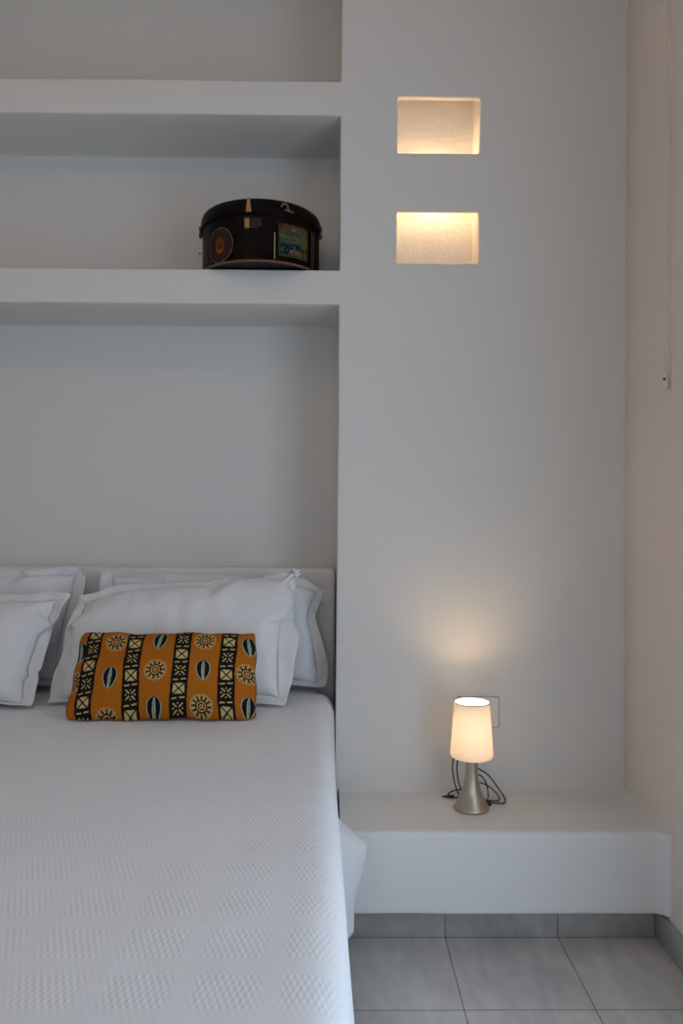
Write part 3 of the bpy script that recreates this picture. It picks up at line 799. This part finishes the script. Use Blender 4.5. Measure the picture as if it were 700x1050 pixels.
# ------------------------------------------------------------------ table lamp
LX, LY, LZ = .390, 2.186, ZF-.8361+.0008
def lamp():
    root = empty('table_lamp', (LX, LY, LZ))
    tag(root, 'small lit table lamp, tapered white shade on a brushed metal stem, on the ledge', 'lamp')
    prof = [(0, 0), (.0485, 0), (.0500, .002), (.0500, .005), (.046, .010), (.038, .025), (.0300, .042), (.0245, .058), (.0205, .075), (.0180, .092), (.0172, .108), (.0172, .124), (.0178, .136), (.0165, .139), (.0080, .141), (.0080, .150), (0, .150)]
    P = catmull([Vector((a, b, 0)) for a, b in prof[4:13]], 4)
    full = prof[:4] + [(p.x, p.y) for p in P] + prof[13:]
    lathe('base', [(a, LZ+b) for a, b in full], LX, LY, M['nickel'], root, 96)
    zb, zt = .1425, .2985; rb, rt = .0600, .0490; t = .0012
    pr = [(.0185, zb-.0005), (rb-.016, zb+.0), (rb-.008, zb+.0015), (rb-.003, zb+.004)] + [(rb+(rt-rb)*k/12, zb+.010+(zt-zb-.010)*k/12) for k in range(13)]
    pr += [(rt-t, zt)] + [(rb-t+(rt-rb)*k/12, zb+.010+(zt-zb-.010)*k/12) for k in range(12, -1, -1)] + [(rb-.0045, zb+.0055), (rb-.009, zb+.0030), (rb-.016, zb+.0013), (.0185, zb+.0010)]
    lathe('lamp_shade', [(a, LZ+b) for a, b in pr], LX, LY, M['shade'], root, 96, 60, closed=True)
    # shade carrier ring, thin rim wire, and socket
    bm = bmesh.new()
    for k in range(3):
        a = 2*PI*k/3+.4
        tube(bm, [Vector((LX+.012*math.cos(a), LY+.012*math.sin(a), LZ+.152)), Vector((LX+(rb-.004)*math.cos(a), LY+(rb-.004)*math.sin(a), LZ+.157))], .0011, 6)
    from_bm('shade_carrier', bm, M['trim'], root)
    lathe('shade_rim', [(rt+.0010, LZ+zt-.002), (rt+.0014, LZ+zt+.0004), (rt-.0008, LZ+zt+.0010), (rt-.0022, LZ+zt-.0004), (rt-.0018, LZ+zt-.002)], LX, LY, M['grey_edge'], root, 96, 60, closed=True)
    lathe('socket', [(0, LZ+.150), (.0125, LZ+.150), (.0125, LZ+.182), (.010, LZ+.186), (0, LZ+.186)], LX, LY, M['white_plastic'], root, 32)
    bp = [(0, .186), (.0095, .187), (.0115, .204), (.0180, .224), (.0205, .239), (.0185, .252), (.012, .261), (0, .265)]
    lathe('bulb', [(a, LZ+b) for a, b in bp], LX, LY, M['lamp_bulb'], root, 32, 80)
    # loose black cable: coils behind the foot
    zc = LZ+.0028; r = .0020
    def pl(x, y, z=zc): return Vector((x, y, z))
    import itertools
    V = lambda x, y, z: Vector((x, y, z))
    runs = [
        [V(.360, 2.300, .425), V(.354, 2.300, .380), V(.358, 2.285, .335), V(.372, 2.265, .305), V(.395, 2.255, zc), V(.415, 2.27, zc)],
        [V(.376, 2.295, .422), V(.366, 2.295, .385), V(.368, 2.280, .345), V(.378, 2.262, .315), V(.388, 2.25, zc+.002)],
        [V(.326, 2.268, zc), V(.340, 2.262, zc), V(.360, 2.262, zc), V(.385, 2.272, zc+.002)],
        [V(.338, 2.285, zc), V(.352, 2.298, zc+.004), V(.375, 2.300, zc+.008), V(.405, 2.29, zc+.006)],
        [V(.402, 2.262, .395), V(.425, 2.268, .383), V(.455, 2.275, .362), V(.480, 2.272, .330), V(.497, 2.250, .306), V(.492, 2.222, zc), V(.472, 2.215, zc), V(.445, 2.226, zc), V(.425, 2.235, zc+.002)],
        [V(.403, 2.270, .362), V(.420, 2.274, .365), V(.437, 2.270, .358), V(.448, 2.262, .338), V(.449, 2.248, .315), V(.442, 2.225, zc), V(.436, 2.208, zc)],
        [V(.400, 2.280, .338), V(.425, 2.282, .340), V(.455, 2.275, .330), V(.478, 2.258, .312), V(.478, 2.238, zc), V(.455, 2.228, zc+.003), V(.430, 2.236, zc+.001), V(.405, 2.246, zc)]]
    bm = bmesh.new()
    for q in runs: tube(bm, catmull(q, 8), r, 8)
    c = from_bm('cable', bm, M['black_rubber'], root); c['label'] = 'loose black cable in coils'
    bm = bmesh.new(); tube(bm, catmull([V(.318, 2.268, zc), V(.328, 2.266, zc+.001), V(.345, 2.264, zc+.002), V(.352, 2.262, zc+.001)], 4), lambda t_: .0014+.0042*t_, 10)
    from_bm('plug', bm, M['black_rubber'], c)
    bm = bmesh.new(); tube(bm, [V(.430, 2.222, LZ+.008), V(.436, 2.210, LZ+.008), V(.444, 2.196, LZ+.008)], .0072, 10)
    from_bm('switch', bm, M['black_rubber'], c)
lamp()

# ------------------------------------------------------------------ wall plate
def plate():
    x0, x1, z0, z1 = .371, .497, .487, .579; y1 = WY+.0015
    root = empty('wall_socket_plate', ((x0+x1)/2, y1, (z0+z1)/2))
    tag(root, 'flat rectangular wall socket plate behind the lit lamp', 'socket plate')
    bm = bmesh.new(); w = .0022
    box(bm, x0, x1, y1-.006, y1, z0, z0+w); box(bm, x0, x1, y1-.006, y1, z1-w, z1)
    box(bm, x0, x0+w, y1-.006, y1, z0+w, z1-w); box(bm, x1-w, x1, y1-.006, y1, z0+w, z1-w)
    f = from_bm('rim', bm, M['grey_edge'], root, False); f['label'] = 'thin grey rim'
    box_obj('face_plate', (x0+w, x1-w, y1-.0065, y1, z0+w, z1-w), M['white_plastic'], root, .001)
    for k in range(3):
        a = x0+.032+k*.0215
        box_obj('module', (a, a+.0205, y1-.008, y1-.006, z0+.023, z1-.023), M['white_plastic'], root, .0006)
plate()

# ------------------------------------------------------------------ light hidden in the wall recess
def recess_light():
    root = empty('recess_light', (.306, WY+.062, 2.07))
    tag(root, 'warm lamp inside the wall recess, seen only as glow in the two small openings', 'wall light')
    x, y = .306, WY+.060
    lathe('bulb', [(0, 2.082), (.008, 2.083), (.013, 2.090), (.014, 2.100), (.011, 2.112), (.008, 2.118), (0, 2.119)], x, y, M['wall_bulb'], root, 24, 80)
    lathe('socket', [(0, 2.1195), (.012, 2.1195), (.012, 2.143), (0, 2.143)], x, y, M['white_plastic'], root, 24)
    lathe('bulb', [(0, 2.1435), (.009, 2.144), (.014, 2.152), (.015, 2.166), (.012, 2.180), (.008, 2.186), (0, 2.187)], x, y, M['wall_bulb'], root, 24, 80)
    box_obj('bracket', (x-.006, x+.006, y+.0125, WY+.0995, 2.128, 2.136), M['white_plastic'], root, .001)
recess_light()

# ------------------------------------------------------------------ blind cord by the right wall
def cord():
    root = empty('blind_cord', (.862, 2.03, 1.46))
    tag(root, 'pale looped blind cord hanging down the right wall', 'cord')
    bm = bmesh.new(); tube(bm, catmull([Vector((.862, 2.027+.004*math.sin(k), 2.98-k*.187)) for k in range(9)], 4), .0013, 6)
    from_bm('strand', bm, M['cord_white'], root)
    bm = bmesh.new(); tube(bm, catmull([Vector((.862, 2.012+.003*math.sin(k*1.3+1)+(.012 if k == 8 else 0), 2.98-k*.187)) for k in range(9)], 4), .0013, 6)
    from_bm('strand', bm, M['cord_white'], root)
    lathe('weight', [(0, 1.452), (.0055, 1.453), (.0075, 1.462), (.0065, 1.478), (.004, 1.492), (0, 1.496)], .862, 2.026, M['cord_white'], root, 20, 80)
    bm = bmesh.new(); bmesh.ops.create_uvsphere(bm, u_segments=12, v_segments=8, radius=.0036, matrix=Matrix.Translation(Vector((.8560, 2.0215, 1.478))))
    k = from_bm('knot', bm, M['dark_metal'], root); k['label'] = 'small dark knot'
    root.location = (.862, 2.026, 1.452)
    for ch in root.children: ch.matrix_parent_inverse = Matrix.Translation(-Vector(root.location))
    bm = bmesh.new()
    tube(bm, catmull([Vector((XR+.002, 2.100, 2.53)), Vector((XR-.018, 2.100, 2.525)), Vector((XR-.024, 2.094, 2.505)), Vector((XR-.014, 2.090, 2.497)), Vector((XR-.006, 2.088, 2.506))], 6), .0018, 8)
    h = from_bm('wall_hook', bm, M['cord_white'], None)
    tag(h, 'small pale hook on the right wall near the top edge', 'hook')
cord()

# ------------------------------------------------------------------ light: daylight through the added doorway and window, both out of view
w = bpy.data.worlds.new('daylight'); C.world = w; w.use_nodes = True
bg = w.node_tree.nodes['Background']; bg.inputs[0].default_value = (.655, .81, 1.0, 1); bg.inputs[1].default_value = 2.3
def portal(name, sx, sy, loc, rot):
    pd = bpy.data.lights.new(name, 'AREA'); pd.shape = 'RECTANGLE'; pd.size = sx; pd.size_y = sy; pd.cycles.is_portal = True
    po = bpy.data.objects.new(name, pd); COL.objects.link(po); po.location = loc; po.rotation_euler = rot
portal('doorway_daylight', DZ, DY1-DY0, (XR+.2, (DY0+DY1)/2, DZ/2), (0, PI/2, 0))
portal('added_window_light', WX1-WX0, WZ1-WZ0, ((WX0+WX1)/2, YB-.18, (WZ0+WZ1)/2), (PI/2, 0, 0))  # sky portal of the added window
# globe lamp added over the bed, above the frame, as warm fill
GX, GY = -.75, .60
def globe():
    root = empty('added_fill_lamp', (GX, GY, ZC))
    tag(root, 'unseen round lamp added over the bed as warm fill light', 'lamp')
    lathe('globe', [(.13*math.sin(a), 2.60-.13*math.cos(a)) for a in np.linspace(0, PI, 24)], GX, GY, M['globe'], root, 48, 80)
    bm = bmesh.new(); tube(bm, [Vector((GX, GY, 2.73)), Vector((GX, GY, ZC-.02))], .004, 8); from_bm('cord', bm, M['cord_white'], root)
    lathe('ceiling_rose', [(0, ZC-.03), (.03, ZC-.028), (.05, ZC-.012), (.05, ZC-.001), (0, ZC-.001)], GX, GY, M['trim'], root, 32)
globe()

# ------------------------------------------------------------------ camera
cd = bpy.data.cameras.new('camera'); cam = bpy.data.objects.new('camera', cd); COL.objects.link(cam); C.camera = cam
cd.sensor_fit = 'VERTICAL'; cd.sensor_height = 36; cd.sensor_width = 24; cd.lens = 801.88/1050*36; cd.clip_start = .02
Rv = Vector((.99993844, -.01018653, .00439997)); Uv = Vector((-.00436916, .00304469, .99998582)); Fv = Vector((.01019978, .99994348, -.003))
m = Matrix((Rv, Uv, -Fv)).transposed().to_4x4(); m.translation = (0, 0, ZF); cam.matrix_world = m
C.view_settings.view_transform = 'Standard'; C.view_settings.look = 'None'; C.view_settings.exposure = -0.06; C.view_settings.gamma = 1.0
C.view_settings.use_curve_mapping = False
